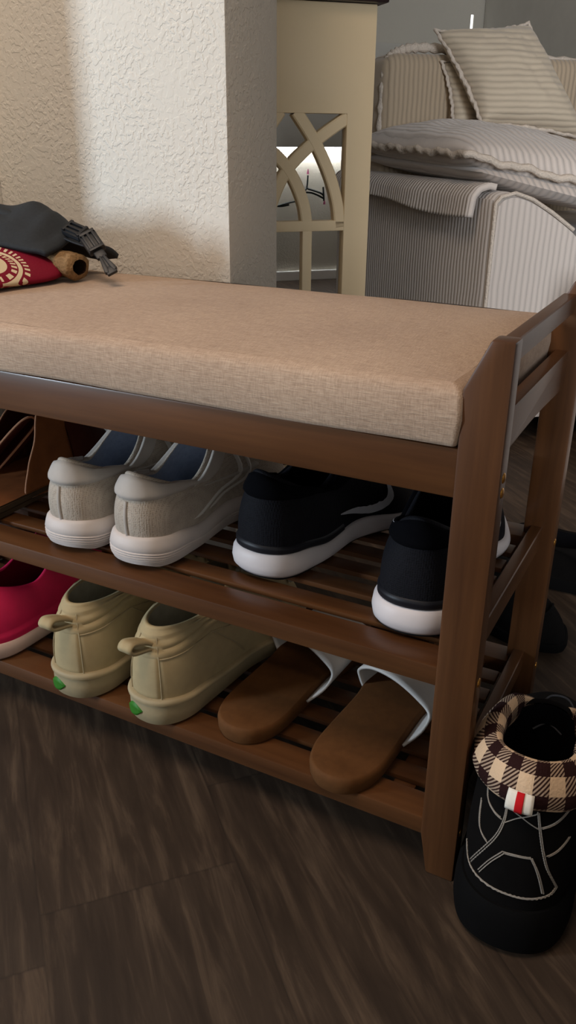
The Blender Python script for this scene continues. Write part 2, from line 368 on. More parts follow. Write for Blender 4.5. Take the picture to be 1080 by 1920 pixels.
for s, xa in ((1, -.0265), (-1, BL+.0135)):
    xb = xa+.013
    bm = bmesh.new(); box(bm, xa, xb, .0195, D0+.002, .469, .488, .0025, 3); fin('handle_rail', bm, M_wy, bench, angle=25)
    # side rail with a gently arched lower edge
    pts = [(.0195, .432)]+[(.0195, .393)]+[(lerp(.03, D0-.01, i/12), .393+.005*sin(pi*i/12)) for i in range(13)]+[(D0+.002, .393), (D0+.002, .432)]
    bm = bmesh.new(); prism(bm, pts, 0, xa, xb, .0015); fin('side_rail', bm, M_wy, bench, angle=25)
    for zt in (.236, .074):
        bm = bmesh.new(); box(bm, xa, xb, .0195, D0+.002, zt-.026, zt, .0025, 3); fin('shelf_side_rail', bm, M_wy, bench, angle=25)
SH = (.226, .062)
for zt in SH:
    bm = bmesh.new(); box(bm, XI0-.004, XI1+.004, .001, .034, zt-.019, zt, .0022); fin('shelf_front_rail', bm, M_wx, bench, angle=25)
    bm = bmesh.new(); box(bm, XI0-.004, XI1+.004, D0-.012, D1-.001, zt-.019, zt, .0022); fin('shelf_back_rail', bm, M_wx, bench, angle=25)
    for k in range(6):
        y = .0445+.0392*k
        bm = bmesh.new(); box(bm, XI0-.002, XI1+.002, y, y+.0222, zt-.0068, zt-.001, .0016); fin('slat', bm, M_wx, bench, angle=25)
    for x in (-.036-.03, BL+.05, (BL-.03)/2):
        bm = bmesh.new(); box(bm, x-.011, x+.011, .02, D0, zt-.0185, zt-.0072, .001); fin('shelf_batten', bm, M_wy, bench, angle=25)
# cushion
def cush(u, v):
    pass
bm = bmesh.new()
X0, X1, Y0, Y1, Z0, Z1 = BL+.036, -.0345, -.002, .3185, .4178, .466
NX, NY = 90, 44
def cushpt(a, b, side):
    # a,b in -1..1 over plan
    x = (X0+X1)/2+a*(X1-X0)/2; y = (Y0+Y1)/2+b*(Y1-Y0)/2
    return x, y
prof = [(0, 0), (.0035, 0), (1, .004), (1, .034), (.6, .044), (.0, .0475)]
rings = []
def rr(inset, z, n=160, rad=.004):
    hx_, hy_ = (X1-X0)/2-inset, (Y1-Y0)/2-inset; r = max(.001, rad-inset*.3); out = []
    per = [(hx_, hy_, 0), (-hx_, hy_, 1), (-hx_, -hy_, 2), (hx_, -hy_, 3)]
    pts = []
    for cx, cy, q in per:
        ox = cx-math.copysign(r, cx); oy = cy-math.copysign(r, cy)
        for k in range(7): a = pi/2*(q+k/6); pts.append(((X0+X1)/2+ox+r*cos(a), (Y0+Y1)/2+oy+r*sin(a)))
    # densify
    out = []
    for i in range(len(pts)):
        p, q = pts[i], pts[(i+1) % len(pts)]; L = math.dist(p, q); kk = {6: 24, 13: 12, 20: 24, 27: 12}.get(i, 1)
        for k in range(kk): out.append((lerp(p[0], q[0], k/kk), lerp(p[1], q[1], k/kk)))
    return [Vector((x, y, z)) for x, y in out]
for ins, z in ((.14, Z0), (.004, Z0), (.001, Z0+.001), (0, Z0+.004), (-.0025, Z0+.022), (-.0015, Z0+.038), (.0005, Z0+.0425), (.0035, Z0+.0452), (.009, Z0+.0468)):
    ring = []
    for p in rr(ins, z):
        wv = noise.noise(Vector((p.x*9, p.y*9, p.z*20)))*.0012
        ring.append(bm.verts.new(p+Vector((0, wv, wv))))
    rings.append(ring)
for A, B in zip(rings, rings[1:]):
    n = len(A)
    for i in range(n): bm.faces.new((A[i], A[(i+1) % n], B[(i+1) % n], B[i]))
bm.faces.new(rings[0][::-1])
ix, iy = (X1-X0)/2-.0085, (Y1-Y0)/2-.0085
grid(bm, lambda u_, v: Vector(((X0+X1)/2+(2*u_-1)*ix, (Y0+Y1)/2+(2*v-1)*iy, Z0+.0466+.0080*(1-abs(2*u_-1)**10)*(1-abs(2*v-1)**3)+.0008*noise.noise(Vector((u_*6, v*3, 0))))), 70, 36)
cu = fin('cushion', bm, M_linen, bench, angle=60); tag(cu, 'beige woven linen cushion pad')
# ---------------------------------------------------------------- shoe builder
class Shoe:
    def __init__(s, L=.285, hw=((0, .037), (.2, .036), (.42, .034), (.7, .048), (.88, .043), (1, .03)), cv=0.0, er=(.16, .24),
                 zt=((0, .032), (.25, .027), (.55, .018), (1, .018)), zb=((0, 0), (.7, 0), (1, .012)),
                 col=(.078, .062, .026), cz=(.09, .066, .105), bulge=.004, p=(1.0, 2.3), q=1.0, tilt=0.0):
        s.__dict__.update(L=L, hwT=hw, cv=cv, er=er, zt=zt, zb=zb, col=col, cz=cz, bulge=bulge, p=p, q=q, tilt=tilt)
    def hw(s, x):
        h = tab(s.hwT, x); e0, e1 = s.er; k = 1
        if x < e0: k *= max(0, 1-(1-x/e0)**2.3)**(1/2.3)
        if x > 1-e1: k *= max(0, 1-(1-(1-x)/e1)**2.2)**(1/2.2)
        return h*k
    def out(s, ph, off=0):
        x = (1-cos(ph))/2
        y = math.copysign(1, sin(ph))*s.hw(x) if abs(sin(ph)) > 1e-6 else 0
        cx = s.cv*sin(pi*min(1, x)**1.5)*1.0
        P = Vector((x*s.L, y+cx, 0))
        if off:
            e = 1e-2; a = s.out(ph-e); b = s.out(ph+e); t = (b-a).normalized(); P += Vector((-t.y, t.x, 0))*off
        return P
    def B(s, ph): P = s.out(ph, -.002); P.z = tab(s.zt, (1-cos(ph))/2)-.002; return P
    def T(s, ph):
        xc, a, b = s.col; c = cos(ph)
        z = s.cz[1]+(s.cz[0]-s.cz[1])*max(0, c)**1.6+(s.cz[2]-s.cz[1])*max(0, -c)**1.6
        return Vector((xc-a*c+s.tilt*max(0, c), b*sin(ph), z))
    def S(s, ph, t):
        B, T = s.B(ph), s.T(ph); x = (1-cos(ph))/2; k = t*pi/2
        p = lerp(s.p[0], s.p[1], min(1, max(0, (x-.25)/.6))); wv = max(0, cos(k))**p
        f = lerp(t*1.0, sin(k)**s.q, min(1, x/.3))
        P = T+(B-T)*(lerp(1-t, wv, min(1, x/.25)))
        P.z = B.z+(T.z-B.z)*f
        nb = s.out(ph, .01)-s.out(ph, 0)
        if nb.length > 1e-6: P += nb.normalized()*s.bulge*sin(pi*min(1, t*1.1))*(1-min(1, x/.6))
        return P
    def N(s, ph, t):
        e = .004; a = s.S(ph+e, t)-s.S(ph-e, t); t0, t1 = max(0, t-.01), min(1, t+.01); b = s.S(ph, t1)-s.S(ph, t0)
        n = b.cross(a)
        return n.normalized() if n.length > 1e-12 else Vector((0, 0, 1))
    def SP(s, ph, t, off=0): return s.S(ph, t)+s.N(ph, t)*off
    def find(s, side, x, z):
        best = None
        for i in range(61):
            ph = side*pi*i/60
            for j in range(31):
                P = s.S(ph, j/30); d = (P.x-x)**2+(P.z-z)**2
                if best is None or d < best[0]: best = (d, ph, j/30)
        _, ph, t = best; st = pi/60
        for r in range(6):
            st /= 2
            for dp in (-st, 0, st):
                for dt in (-st/pi, 0, st/pi):
                    tt = min(1, max(0, t+dt)); P = s.S(ph+dp, tt); d = (P.x-x)**2+(P.z-z)**2
                    if d < best[0]: best = (d, ph+dp, tt)
            _, ph, t = best
        return ph, t
    def upper(s, name, mat, par, th=.004, t1=1.0, ridge=None):
        bm = bmesh.new(); nv = 30
        def f(u, v):
            ph = -pi+2*pi*u
            t = v*t1; o = ridge(ph, t) if ridge else 0
            return s.SP(ph, t, o)
        V = grid(bm, f, 120, nv, cu=True, uvs=(40, 12))
        # rim and inner turn
        prev = [r[-1] for r in V]; nrm = [s.N(-pi+2*pi*i/120, t1) for i in range(120)]
        c = sum((v.co for v in prev), Vector())/120
        for k in range(1, 6):
            a = pi*k/5; ring = []
            for i, v in enumerate(prev):
                o = V[i][-1].co; inw = Vector((c.x-o.x, c.y-o.y, 0)).normalized()
                ring.append(bm.verts.new(o+inw*th*(1-cos(a))/2+Vector((0, 0, th*.35*sin(a)))))
            old = prev if k == 1 else last
            for i in range(120): bm.faces.new((old[i], old[(i+1) % 120], ring[(i+1) % 120], ring[i]))
            last = ring
        return fin(name, bm, mat, par, angle=70)
    def lining(s, mat, par, th=.004, depth=None, name='lining', floor_off=.006):
        bm = bmesh.new()
        c = Vector((s.col[0], 0, 0))
        def f(u, v):
            ph = -pi+2*pi*u; T = s.T(ph); inw = Vector((c.x-T.x, c.y-T.y, 0)).normalized()
            P = T+inw*th*.97
            zf = tab(s.zt, min(1, max(0, P.x/s.L)))+floor_off
            if v < .7:
                k = v/.7; P.z = lerp(T.z, zf, k)
                Q = s.out(ph, -.006-th); k2 = k**1.5*.75
                if cos(ph) < 0: Q.x = min(Q.x, s.L*.55)
                P.x = lerp(P.x, Q.x if cos(ph) < -.2 else P.x, k2); P.y = lerp(P.y, Q.y*.9, k2)
                return P
            k = (v-.7)/.3; Q = f(u, .699); Q = Vector((lerp(Q.x, .09, k), lerp(Q.y, 0, k), zf)); return Q
        grid(bm, f, 80, 20, cu=True); return fin(name, bm, mat, par, angle=80)
    def sole(s, name, mat, par, rows, zb=None, top=True):
        """rows: (zfrac, offset)"""
        bm = bmesh.new(); n = 120; R = []
        def ring(zf, off):
            r = []
            for i in range(n):
                ph = -pi+2*pi*i/n; x = (1-cos(ph))/2; P = s.out(ph, off); P.z = lerp(tab(s.zb, x), tab(s.zt, x), zf); r.append(bm.verts.new(P))
            return r
        def mid(zf):
            r = []
            for i in range(n):
                ph = -pi+2*pi*i/n; x = (1-cos(ph))/2; P = s.out(ph); P.y = s.cv*sin(pi*min(1, x)**1.5); P.x = s.L*(.04+.92*x); P.z = lerp(tab(s.zb, x), tab(s.zt, x), zf); r.append(bm.verts.new(P))
            return r
        R.append(mid(rows[0][0])); R += [ring(a, b) for a, b in rows]; R.append(mid(rows[-1][0]-.03))
        for A, B in zip(R, R[1:]):
            for i in range(n): bm.faces.new((A[i], A[(i+1) % n], B[(i+1) % n], B[i]))
        bmesh.ops.remove_doubles(bm, verts=bm.verts, dist=1e-6)
        return fin(name, bm, mat, par, angle=50)
    def patch(s, name, mat, par, fn, na, nb, lift=.001, ins=-.0008, flip=False):
        bm = bmesh.new()
        def f(a, b):
            ph, t = fn(a, b); e = min(a, 1-a, b, 1-b) < 1e-6
            return s.SP(ph, t, ins if e else lift)
        grid(bm, f, na, nb); return fin(name, bm, mat, par, angle=60)
    def line(s, bm, pts, r=.0008, off=.0006, n=40):
        """pts: (ph,t) list"""
        P = spline([(a, b, 0) for a, b in pts], n); tube(bm, [s.SP(p.x, min(1, max(0, p.y)), off) for p in P], r, 6)
def copy_thing(root, loc, rz, label, extra=None):
    r = root.copy(); COL.objects.link(r); r.location = loc; r.rotation_euler = (0, 0, rz); r['label'] = label
    for ch in list(root.children):
        c = ch.copy(); COL.objects.link(c); c.parent = r
        for g in list(ch.children):
            d = g.copy(); COL.objects.link(d); d.parent = c
    return r
UP = pi/2
def laces(s, par, mat, t0, t1, n, hwid=.5, lift=.003, r=.0022):
    bm = bmesh.new()
    for k in range(n):
        t = lerp(t0, t1, k/(n-1)); P = [s.SP(pi-hwid*(1-2*j/14)*1.0, t+.012*sin(6*j/14+k), lift+.002*sin(pi*j/14)) for j in range(15)]
        tube(bm, P, r, 6)
    return fin('laces', bm, mat, par)
# ---- white runner
def runner():
    g = thing('running_shoe', '', 'shoe', group='white running shoes')
    s = Shoe(L=.285, hw=((0, .0365), (.22, .0345), (.45, .031), (.72, .049), (.9, .043), (1, .03)), er=(.17, .26), zt=((0, .036), (.12, .033), (.3, .026), (.5, .030), (.75, .022), (1, .024)), zb=((0, .004), (.06, 0), (.7, 0), (1, .014)),
             col=(.078, .066, .028), cz=(.098, .072, .118), bulge=.005, p=(1, 2.0))
    rows = [(0, -.008), (.02, -.003), (.07, 0), (.12, .0024), (.15, .0008), (.20, .0036), (.23, .0020), (.28, .0048), (.31, .0030), (.36, .0054), (.39, .0036), (.44, .0056), (.47, .0040), (.52, .0056), (.55, .0043), (.62, .0054), (.78, .0040), (.93, .0022), (1.0, .0), (1.02, -.003)]
    s.sole('midsole', M_runsole, g, rows)
    u = s.upper('upper', M_runmesh, g, .006)
    s.lining(M_runlin, g, .006)
    # padded collar: band near the top
    bm = bmesh.new()
    def band(u_, v):
        ph = -2.5+5.0*u_; t0 = .62+.10*(1-max(0, cos(ph)))
        t = lerp(t0, 1.0, v); o = .0048*math.sqrt(max(0, 1-(2*v-1)**4)) if 0 < v < 1 else -.0005
        if v == 1: o = 0
        return s.SP(ph, t, o)
    grid(bm, band, 90, 12); fin('collar', bm, M_runsm, g, angle=80)
    for side, nm in ((-1, 0), (1, 0)):
        for (xa, xb, w_) in ((.070, .152, .010), (.098, .168, .007)):
            A = s.find(side, xa, .034); Bq = s.find(side, xb, .088)
            s.patch('side_stripe', M_stripe, g, lambda a, b, A=A, Bq=Bq, w_=w_, side=side: (lerp(A[0], Bq[0], a)+side*w_*15*(b-.5), lerp(A[1], Bq[1], a)), 16, 4, .0016)
        A = s.find(side, .09, .066); Bq = s.find(side, .19, .062)
        s.patch('side_stripe', M_runsm, g, lambda a, b, A=A, Bq=Bq: (lerp(A[0], Bq[0], a), lerp(A[1], Bq[1], a)+.09*(b-.5)), 16, 4, .0012)
    laces(s, g, M_stripe, .35, .82, 6, .55)
    # tongue
    bm = bmesh.new()
    def tg(u_, v): x = lerp(.175, .118, v); return Vector((x, (.024+.004*v)*(2*u_-1), lerp(.088, .128, v)-.010*(2*u_-1)**2))
    grid(bm, tg, 12, 12); o = fin('tongue', bm, M_runsm, g); md = o.modifiers.new('th', 'SOLIDIFY'); md.thickness = .006
    bm = bmesh.new(); tube(bm, [s.SP(0, t/20, .0004) for t in range(1, 13)], .0016, 8); fin('heel_seam', bm, M_runsm, g)
    return g, s
g, s_ = runner(); g.location = (-.365, .018, SH[0]); g.rotation_euler = (0, 0, UP-R_(2)); g['label'] = 'white mesh running shoe with white wavy sole, beside the black trainer'
copy_thing(g, (-.449, .016, SH[0]), UP+R_(1), 'white mesh running shoe nearest the brown suede shoe, middle shelf')
# ---- black trainers
def black(swoosh_side):
    g = thing('trainer', '', 'shoe', group='black trainers')
    s = Shoe(L=.29, hw=((0, .039), (.22, .0375), (.45, .032), (.72, .050), (.9, .044), (1, .03)), er=(.17, .26), zt=((0, .030), (.12, .028), (.3, .020), (.5, .024), (.75, .015), (1, .020)), zb=((0, .003), (.06, .001), (.3, 0), (.7, 0), (1, .012)),
             col=(.078, .064, .029), cz=(.108, .078, .12), bulge=.005, p=(1, 2.0))
    s.sole('midsole', M_wsole, g, [(.08, -.006), (.10, .0), (.25, .0034), (.5, .0046), (.8, .0034), (.95, .0010), (1.0, -.001), (1.01, -.004)])
    s.sole('outsole', M_bout, g, [(-.04, -.008), (-.03, -.003), (.04, -.0005), (.11, -.001)])
    s.upper('upper', M_blk, g, .006)
    s.lining(M_blklin, g, .006)
    bm = bmesh.new()
    def band(u_, v):
        ph = -2.4+4.8*u_; t0 = .70
        t = lerp(t0, 1.0, v); o = .0040*math.sqrt(max(0, 1-(2*v-1)**4)) if 0 < v < 1 else -.0005
        return s.SP(ph, t, o if v < 1 else 0)
    grid(bm, band, 90, 10); fin('collar', bm, M_blklin, g, angle=80)
    # smooth rand above the sole at the heel
    bm = bmesh.new()
    def rand(u_, v):
        ph = -1.35+2.7*u_; return s.SP(ph, .01+(.13-.03*abs(ph))*v, (.0022 if .0 < v < 1 else -.0006))
    grid(bm, rand, 70, 6); fin('heel_rand', bm, M_blk2, g, angle=60)
    # swoosh: tail towards heel, belly low, tip curling up at the front
    sd = swoosh_side
    up_ = [(.104, .0435), (.127, .0415), (.150, .0385), (.166, .0385), (.176, .045), (.174, .064)]
    lo_ = [(.104, .0425), (.128, .0355), (.154, .0280), (.174, .0295), (.186, .041), (.176, .066)]
    U_, Lo_ = spline([(a, b, 0) for a, b in up_], 25), spline([(a, b, 0) for a, b in lo_], 25)
    n = len(U_); cache = {}
    def f(a, b):
        i = round(a*(n-1)); k = (i, round(b, 3))
        if k not in cache:
            q = U_[i].lerp(Lo_[i], b); cache[k] = s.find(sd, q.x, q.y)
        return cache[k]
    bm = bmesh.new(); grid(bm, lambda a, b: s.SP(*f(a, b), .0014), n, 5); o = fin('side_emblem', bm, M_swoosh, g, angle=80)
    laces(s, g, M_blk2, .35, .82, 6, .55)
    bm = bmesh.new()
    def tg(u_, v): x = lerp(.178, .12, v); return Vector((x, (.024+.004*v)*(2*u_-1), lerp(.088, .128, v)-.010*(2*u_-1)**2))
    grid(bm, tg, 12, 12); o = fin('tongue', bm, M_blklin, g); md = o.modifiers.new('th', 'SOLIDIFY'); md.thickness = .006
    # pale outlined mark on the collar at the other side
    s.patch('collar_mark', M_swoosh, g, lambda a, b: (-sd*(.75+.30*a), .885-.03*a+.03*b), 12, 4, .0048)
    return g, s
g, s_ = black(-1); g.location = (-.248, .060, SH[0]); g.rotation_euler = (0, 0, UP-R_(12)); g['label'] = 'black trainer with pale curved emblem and white sole, beside the white running shoes'
g, s_ = black(-1); g.location = (-.072, .030, SH[0]); g.rotation_euler = (0, 0, UP+R_(5)); g['label'] = 'black trainer partly hidden behind the front right bench leg'
# ---- cream high-top
def hightop():
    g = thing('high_top_sneaker', '', 'shoe', group='cream high-top sneakers')
    s = Shoe(L=.285, hw=((0, .036), (.22, .036), (.45, .036), (.72, .048), (.9, .043), (1, .03)), er=(.17, .26), zt=((0, .034), (.15, .031), (.4, .026), (1, .028)), zb=((0, 0), (1, .004)),
             col=(.082, .066, .030), cz=(.108, .106, .132), bulge=.005, p=(1, 2.2))
    s.sole('sole', M_foxing, g, [(0, -.004), (.03, -.001), (.1, .0018), (.5, .0026), (.80, .0024), (.82, .0040), (.9, .0046), (.97, .0038), (1.0, .0018), (1.01, -.004)])
    def ridge(ph, t):
        if t > .60 and t < .97:
            return .0026*abs(sin(pi*(t-.60)/.37*3))*min(1, max(0, (1.9-abs(ph))*2))
        return 0
    s.upper('upper', M_canvas, g, .006, ridge=ridge)
    s.lining(M_canlin, g, .006)
    # heel strip
    s.patch('heel_strip', M_canvas, g, lambda a, b: (-.30+.60*a*1.0*(1), b*.92), 14, 24, .0013)
    bm = bmesh.new()
    for sd in (-1, 1):
        s.line(bm, [(sd*.30, .03), (sd*.30, .5), (sd*.27, .92)], .0007, .0016)
        s.line(bm, [(sd*.30, .60), (sd*.7, .58), (sd*1.1, .54), (sd*1.5, .42)], .0009, .0006)
        s.line(bm, [(sd*1.15, .54), (sd*1.35, .28), (sd*1.5, .05)], .0008, .0004)
        s.line(bm, [(sd*1.9, .05), (sd*2.1, .45), (sd*2.3, .9)], .0008, .0004)
    fin('stitching', bm, M_foxing, g)
    # pull loop at the heel
    bm = bmesh.new()
    path = spline([(.014, 0, .094), (.002, 0, .102), (-.014, 0, .108), (-.021, 0, .103), (-.016, 0, .095), (.004, 0, .089), (.013, 0, .086)], 36)
    def lp(u_, v):
        k = min(len(path)-1, int(v*(len(path)-1)+.5)); P = path[k]; return Vector((P.x, .0085*(2*u_-1), P.z))
    grid(bm, lp, 4, len(path)); o = fin('pull_loop', bm, M_canvas, g); md = o.modifiers.new('th', 'SOLIDIFY'); md.thickness = .0035
    # green leaf emblem on the heel foxing
    bm = bmesh.new()
    def lf(a, b):
        x = 2*a-1; wv = (1-x*x)*(.0088); ph = .17+.18*x; z = .0135-.003*x+wv*(2*b-1); P = s.out(ph, .0044); P.z = z
        e = min(b, 1-b) < 1e-6 or abs(x) > .99
        return P if not e else s.out(ph, .0024)+Vector((0, 0, z))
    grid(bm, lf, 16, 8); fin('leaf_emblem', bm, M_leaf, g, angle=80)
    laces(s, g, M_lace, .30, .86, 8, .60, .004, .0028)
    bm = bmesh.new()
    def tg(u_, v): x = lerp(.165, .125, v); return Vector((x, (.026+.003*v)*(2*u_-1), lerp(.09, .132, v)-.010*(2*u_-1)**2))
    grid(bm, tg, 12, 12); o = fin('tongue', bm, M_canlin, g); md = o.modifiers.new('th', 'SOLIDIFY'); md.thickness = .007
    # hanging lace ends
    bm = bmesh.new()
    A = s.find(-1, .19, .075); P0 = s.SP(A[0], A[1], .004)
    tube(bm, spline([P0, P0+Vector((-.004, -.006, -.012)), P0+Vector((-.010, -.008, -.030))], 16), .0020, 6); fin('lace_end', bm, M_lace, g)
    return g, s
g, s_ = hightop(); g.location = (-.337, -.010, SH[1]); g.rotation_euler = (0, 0, UP-R_(5)); g['label'] = 'cream high-top sneaker with green leaf emblem, beside the tan sandal'
copy_thing(g, (-.438, -.014, SH[1]), UP-R_(1), 'cream high-top sneaker with green leaf emblem, beside the pink shoe')
# ---- pink shoe
g = thing('pink_shoe', 'bright pink slip-on shoe with pale sole on the bottom shelf', 'shoe', (-.585, -.012, SH[1]), UP-R_(3))
s = Shoe(L=.27, hw=((0, .039), (.22, .0385), (.45, .038), (.72, .050), (.9, .044), (1, .03)), er=(.18, .26), zt=((0, .024), (.3, .022), (1, .022)), zb=((0, .0), (.7, 0), (1, .01)),
         col=(.080, .064, .032), cz=(.092, .074, .118), bulge=.007, p=(1, 2.0))
s.sole('midsole', M_psole, g, [(0, -.008), (.05, -.002), (.2, .001), (.6, .003), (.9, .002), (1, 0), (1.01, -.004)])
def rdg(ph, t): return .0022*(1-min(1, max(0, (t-.13)*30)))
s.upper('upper', M_pink, g, .005, ridge=rdg); s.lining(M_pinkd, g, .005)
bm = bmesh.new(); box(bm, .045, .16, -.022, .022, .0335, .0365, .001); tag(fin('insole', bm, plain('olive_insole', hx('#7c7a2a'), .8), g), 'olive green insole')
# ---- sandals
def sandal():
    g = thing('slide_sandal', '', 'sandal', group='tan slide sandals')
    s = Shoe(L=.275, hw=((0, .036), (.22, .037), (.45, .036), (.72, .047), (.9, .042), (1, .03)), er=(.20, .28), zt=((0, .020), (.1, .018), (.5, .020), (.8, .016), (1, .018)), zb=((0, .0), (.7, 0), (1, .006)), col=(.08, .06, .03), cz=(.06, .06, .06))
    s.sole('sole', M_corks, g, [(0, -.006), (.05, -.002), (.3, .0), (.75, .0006), (.92, -.0002), (1.01, -.0014), (1.04, -.003)])
    bm = bmesh.new(); n = 100   # dished footbed
    def fb(u_, v):
        ph = -pi+2*pi*u_; x = (1-cos(ph))/2; P = s.out(ph, -.0026); c = Vector((s.L*(.05+.9*x), s.cv*sin(pi*min(1, x)**1.5), 0)); Q = P.lerp(c, v)
        Q.z = tab(s.zt, min(1, max(0, Q.x/s.L)))+.0006-.0045*sin(min(1, v*1.25)*pi/2); return Q
    grid(bm, fb, n, 14, cu=True); bmesh.ops.remove_doubles(bm, verts=bm.verts, dist=1e-5); fin('footbed', bm, M_cork, g, angle=80)
    # wide white leather strap arching over the forefoot, edge scalloped
    bm = bmesh.new()
    EP = spline([(.086, -.039, .011), (.103, -.051, .022), (.117, -.0525, .035), (.122, -.036, .046), (.127, -.008, .056), (.134, .022, .055), (.141, .042, .042), (.145, .042, .026), (.146, .036, .012)], 40)
    nE = len(EP)
    def st(u_, v):
        q = EP[min(nE-1, round(u_*(nE-1)))]; hf = s.hw(.225/s.L)/.050
        return Vector((lerp(q.x, .228, v), q.y*lerp(1, hf*1.05, v), lerp(q.z, q.z*.66+.003, v**1.3)))
    grid(bm, st, nE, 16); o = fin('strap', bm, M_strap, g, angle=80); md = o.modifiers.new('th', 'SOLIDIFY'); md.thickness = .0028; md.offset = -1
    return g
g = sandal(); g.location = (-.240, .006, SH[1]); g.rotation_euler = (0, 0, UP-R_(4)); g['label'] = 'tan footbed slide sandal with pale strap, beside the cream high-top'
copy_thing(g, (-.124, -.012, SH[1]), UP-R_(4), 'tan footbed slide sandal with pale strap, beside the front right bench leg')
# ---- brown suede shoe, left on the middle shelf
g = thing('suede_shoe', 'brown suede open-sided shoe with tall tongue flap on the middle shelf', 'shoe', (-.612, .004, SH[0]), UP-R_(0))
s = Shoe(L=.28, hw=((0, .046), (.22, .046), (.45, .045), (.72, .050), (.9, .044), (1, .03)), er=(.18, .26), zt=((0, .014), (1, .014)), zb=((0, 0), (1, .004)))
s.sole('sole', M_darks, g, [(0, -.004), (.05, 0), (.45, .001), (.5, -.0015), (.56, .001), (.95, .001), (1.0, 0)])
bm = bmesh.new()
def fb(u_, v):
    ph = -pi+2*pi*u_; x = (1-cos(ph))/2; P = s.out(ph, .0004); c = Vector((s.L*(.05+.9*x), 0, 0)); Q = P.lerp(c, v); Q.z = .0155; return Q
grid(bm, fb, 100, 10, cu=True); fin('footbed', bm, M_suede, g, angle=80)
def flap(name, pts, yfun, mat, edge=True, th=.003):
    """thin leather piece: outline in (x,z), y from yfun"""
    bm = bmesh.new(); P = spline([(a, b, 0) for a, b in pts], 60, closed=True); n = len(P); c = sum(P, Vector())/n
    def f(u_, v): q = P[int(u_*n+.5) % n].lerp(c, v); return Vector((q.x, yfun(q.x, q.y), q.y))
    grid(bm, f, n, 8, cu=True); bmesh.ops.remove_doubles(bm, verts=bm.verts, dist=1e-5)
    o = fin(name, bm, mat, g, angle=80); md = o.modifiers.new('th', 'SOLIDIFY'); md.thickness = th; md.offset = 0
    if edge:
        bm = bmesh.new(); tube(bm, [(p.x, yfun(p.x, p.y), p.y) for p in P], th*.42, 6, closed=True); fin('cut_edge', bm, M_suedge, o)
    return o
flap('side_flap', [(.085, .010), (.098, .040), (.118, .068), (.128, .100), (.150, .116), (.178, .106), (.19, .06), (.21, .02), (.15, .008)], lambda x, z: -.046+.006*sin(z*30)+(.18*(z-.02) if z > .02 else 0), M_suede)
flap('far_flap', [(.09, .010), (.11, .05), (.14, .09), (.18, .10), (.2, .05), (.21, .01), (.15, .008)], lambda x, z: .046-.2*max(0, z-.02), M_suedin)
bm = bmesh.new(); LP = spline([(.085, .030, .030), (.10, .010, .060), (.118, -.012, .088), (.130, -.020, .092), (.135, -.018, .080), (.118, -.004, .056), (.10, .016, .028)], 50)
def lpf(u_, v): k = int(v*(len(LP)-1)+.5); q = LP[k]; return q+Vector((.018*u_, 0, 0))
grid(bm, lpf, 4, len(LP)); o = fin('strap_loop', bm, M_suedin, g); md = o.modifiers.new('th', 'SOLIDIFY'); md.thickness = .003
bm = bmesh.new(); tube(bm, LP, .0014, 6); fin('cut_edge', bm, M_suedge, o)
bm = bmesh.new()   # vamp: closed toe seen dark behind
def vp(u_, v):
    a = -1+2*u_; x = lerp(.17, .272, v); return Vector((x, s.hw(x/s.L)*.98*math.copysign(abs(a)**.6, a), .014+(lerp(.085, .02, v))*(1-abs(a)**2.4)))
grid(bm, vp, 31, 16); o = fin('vamp', bm, M_suedin, g, angle=80); md = o.modifiers.new('th', 'SOLIDIFY'); md.thickness = .003
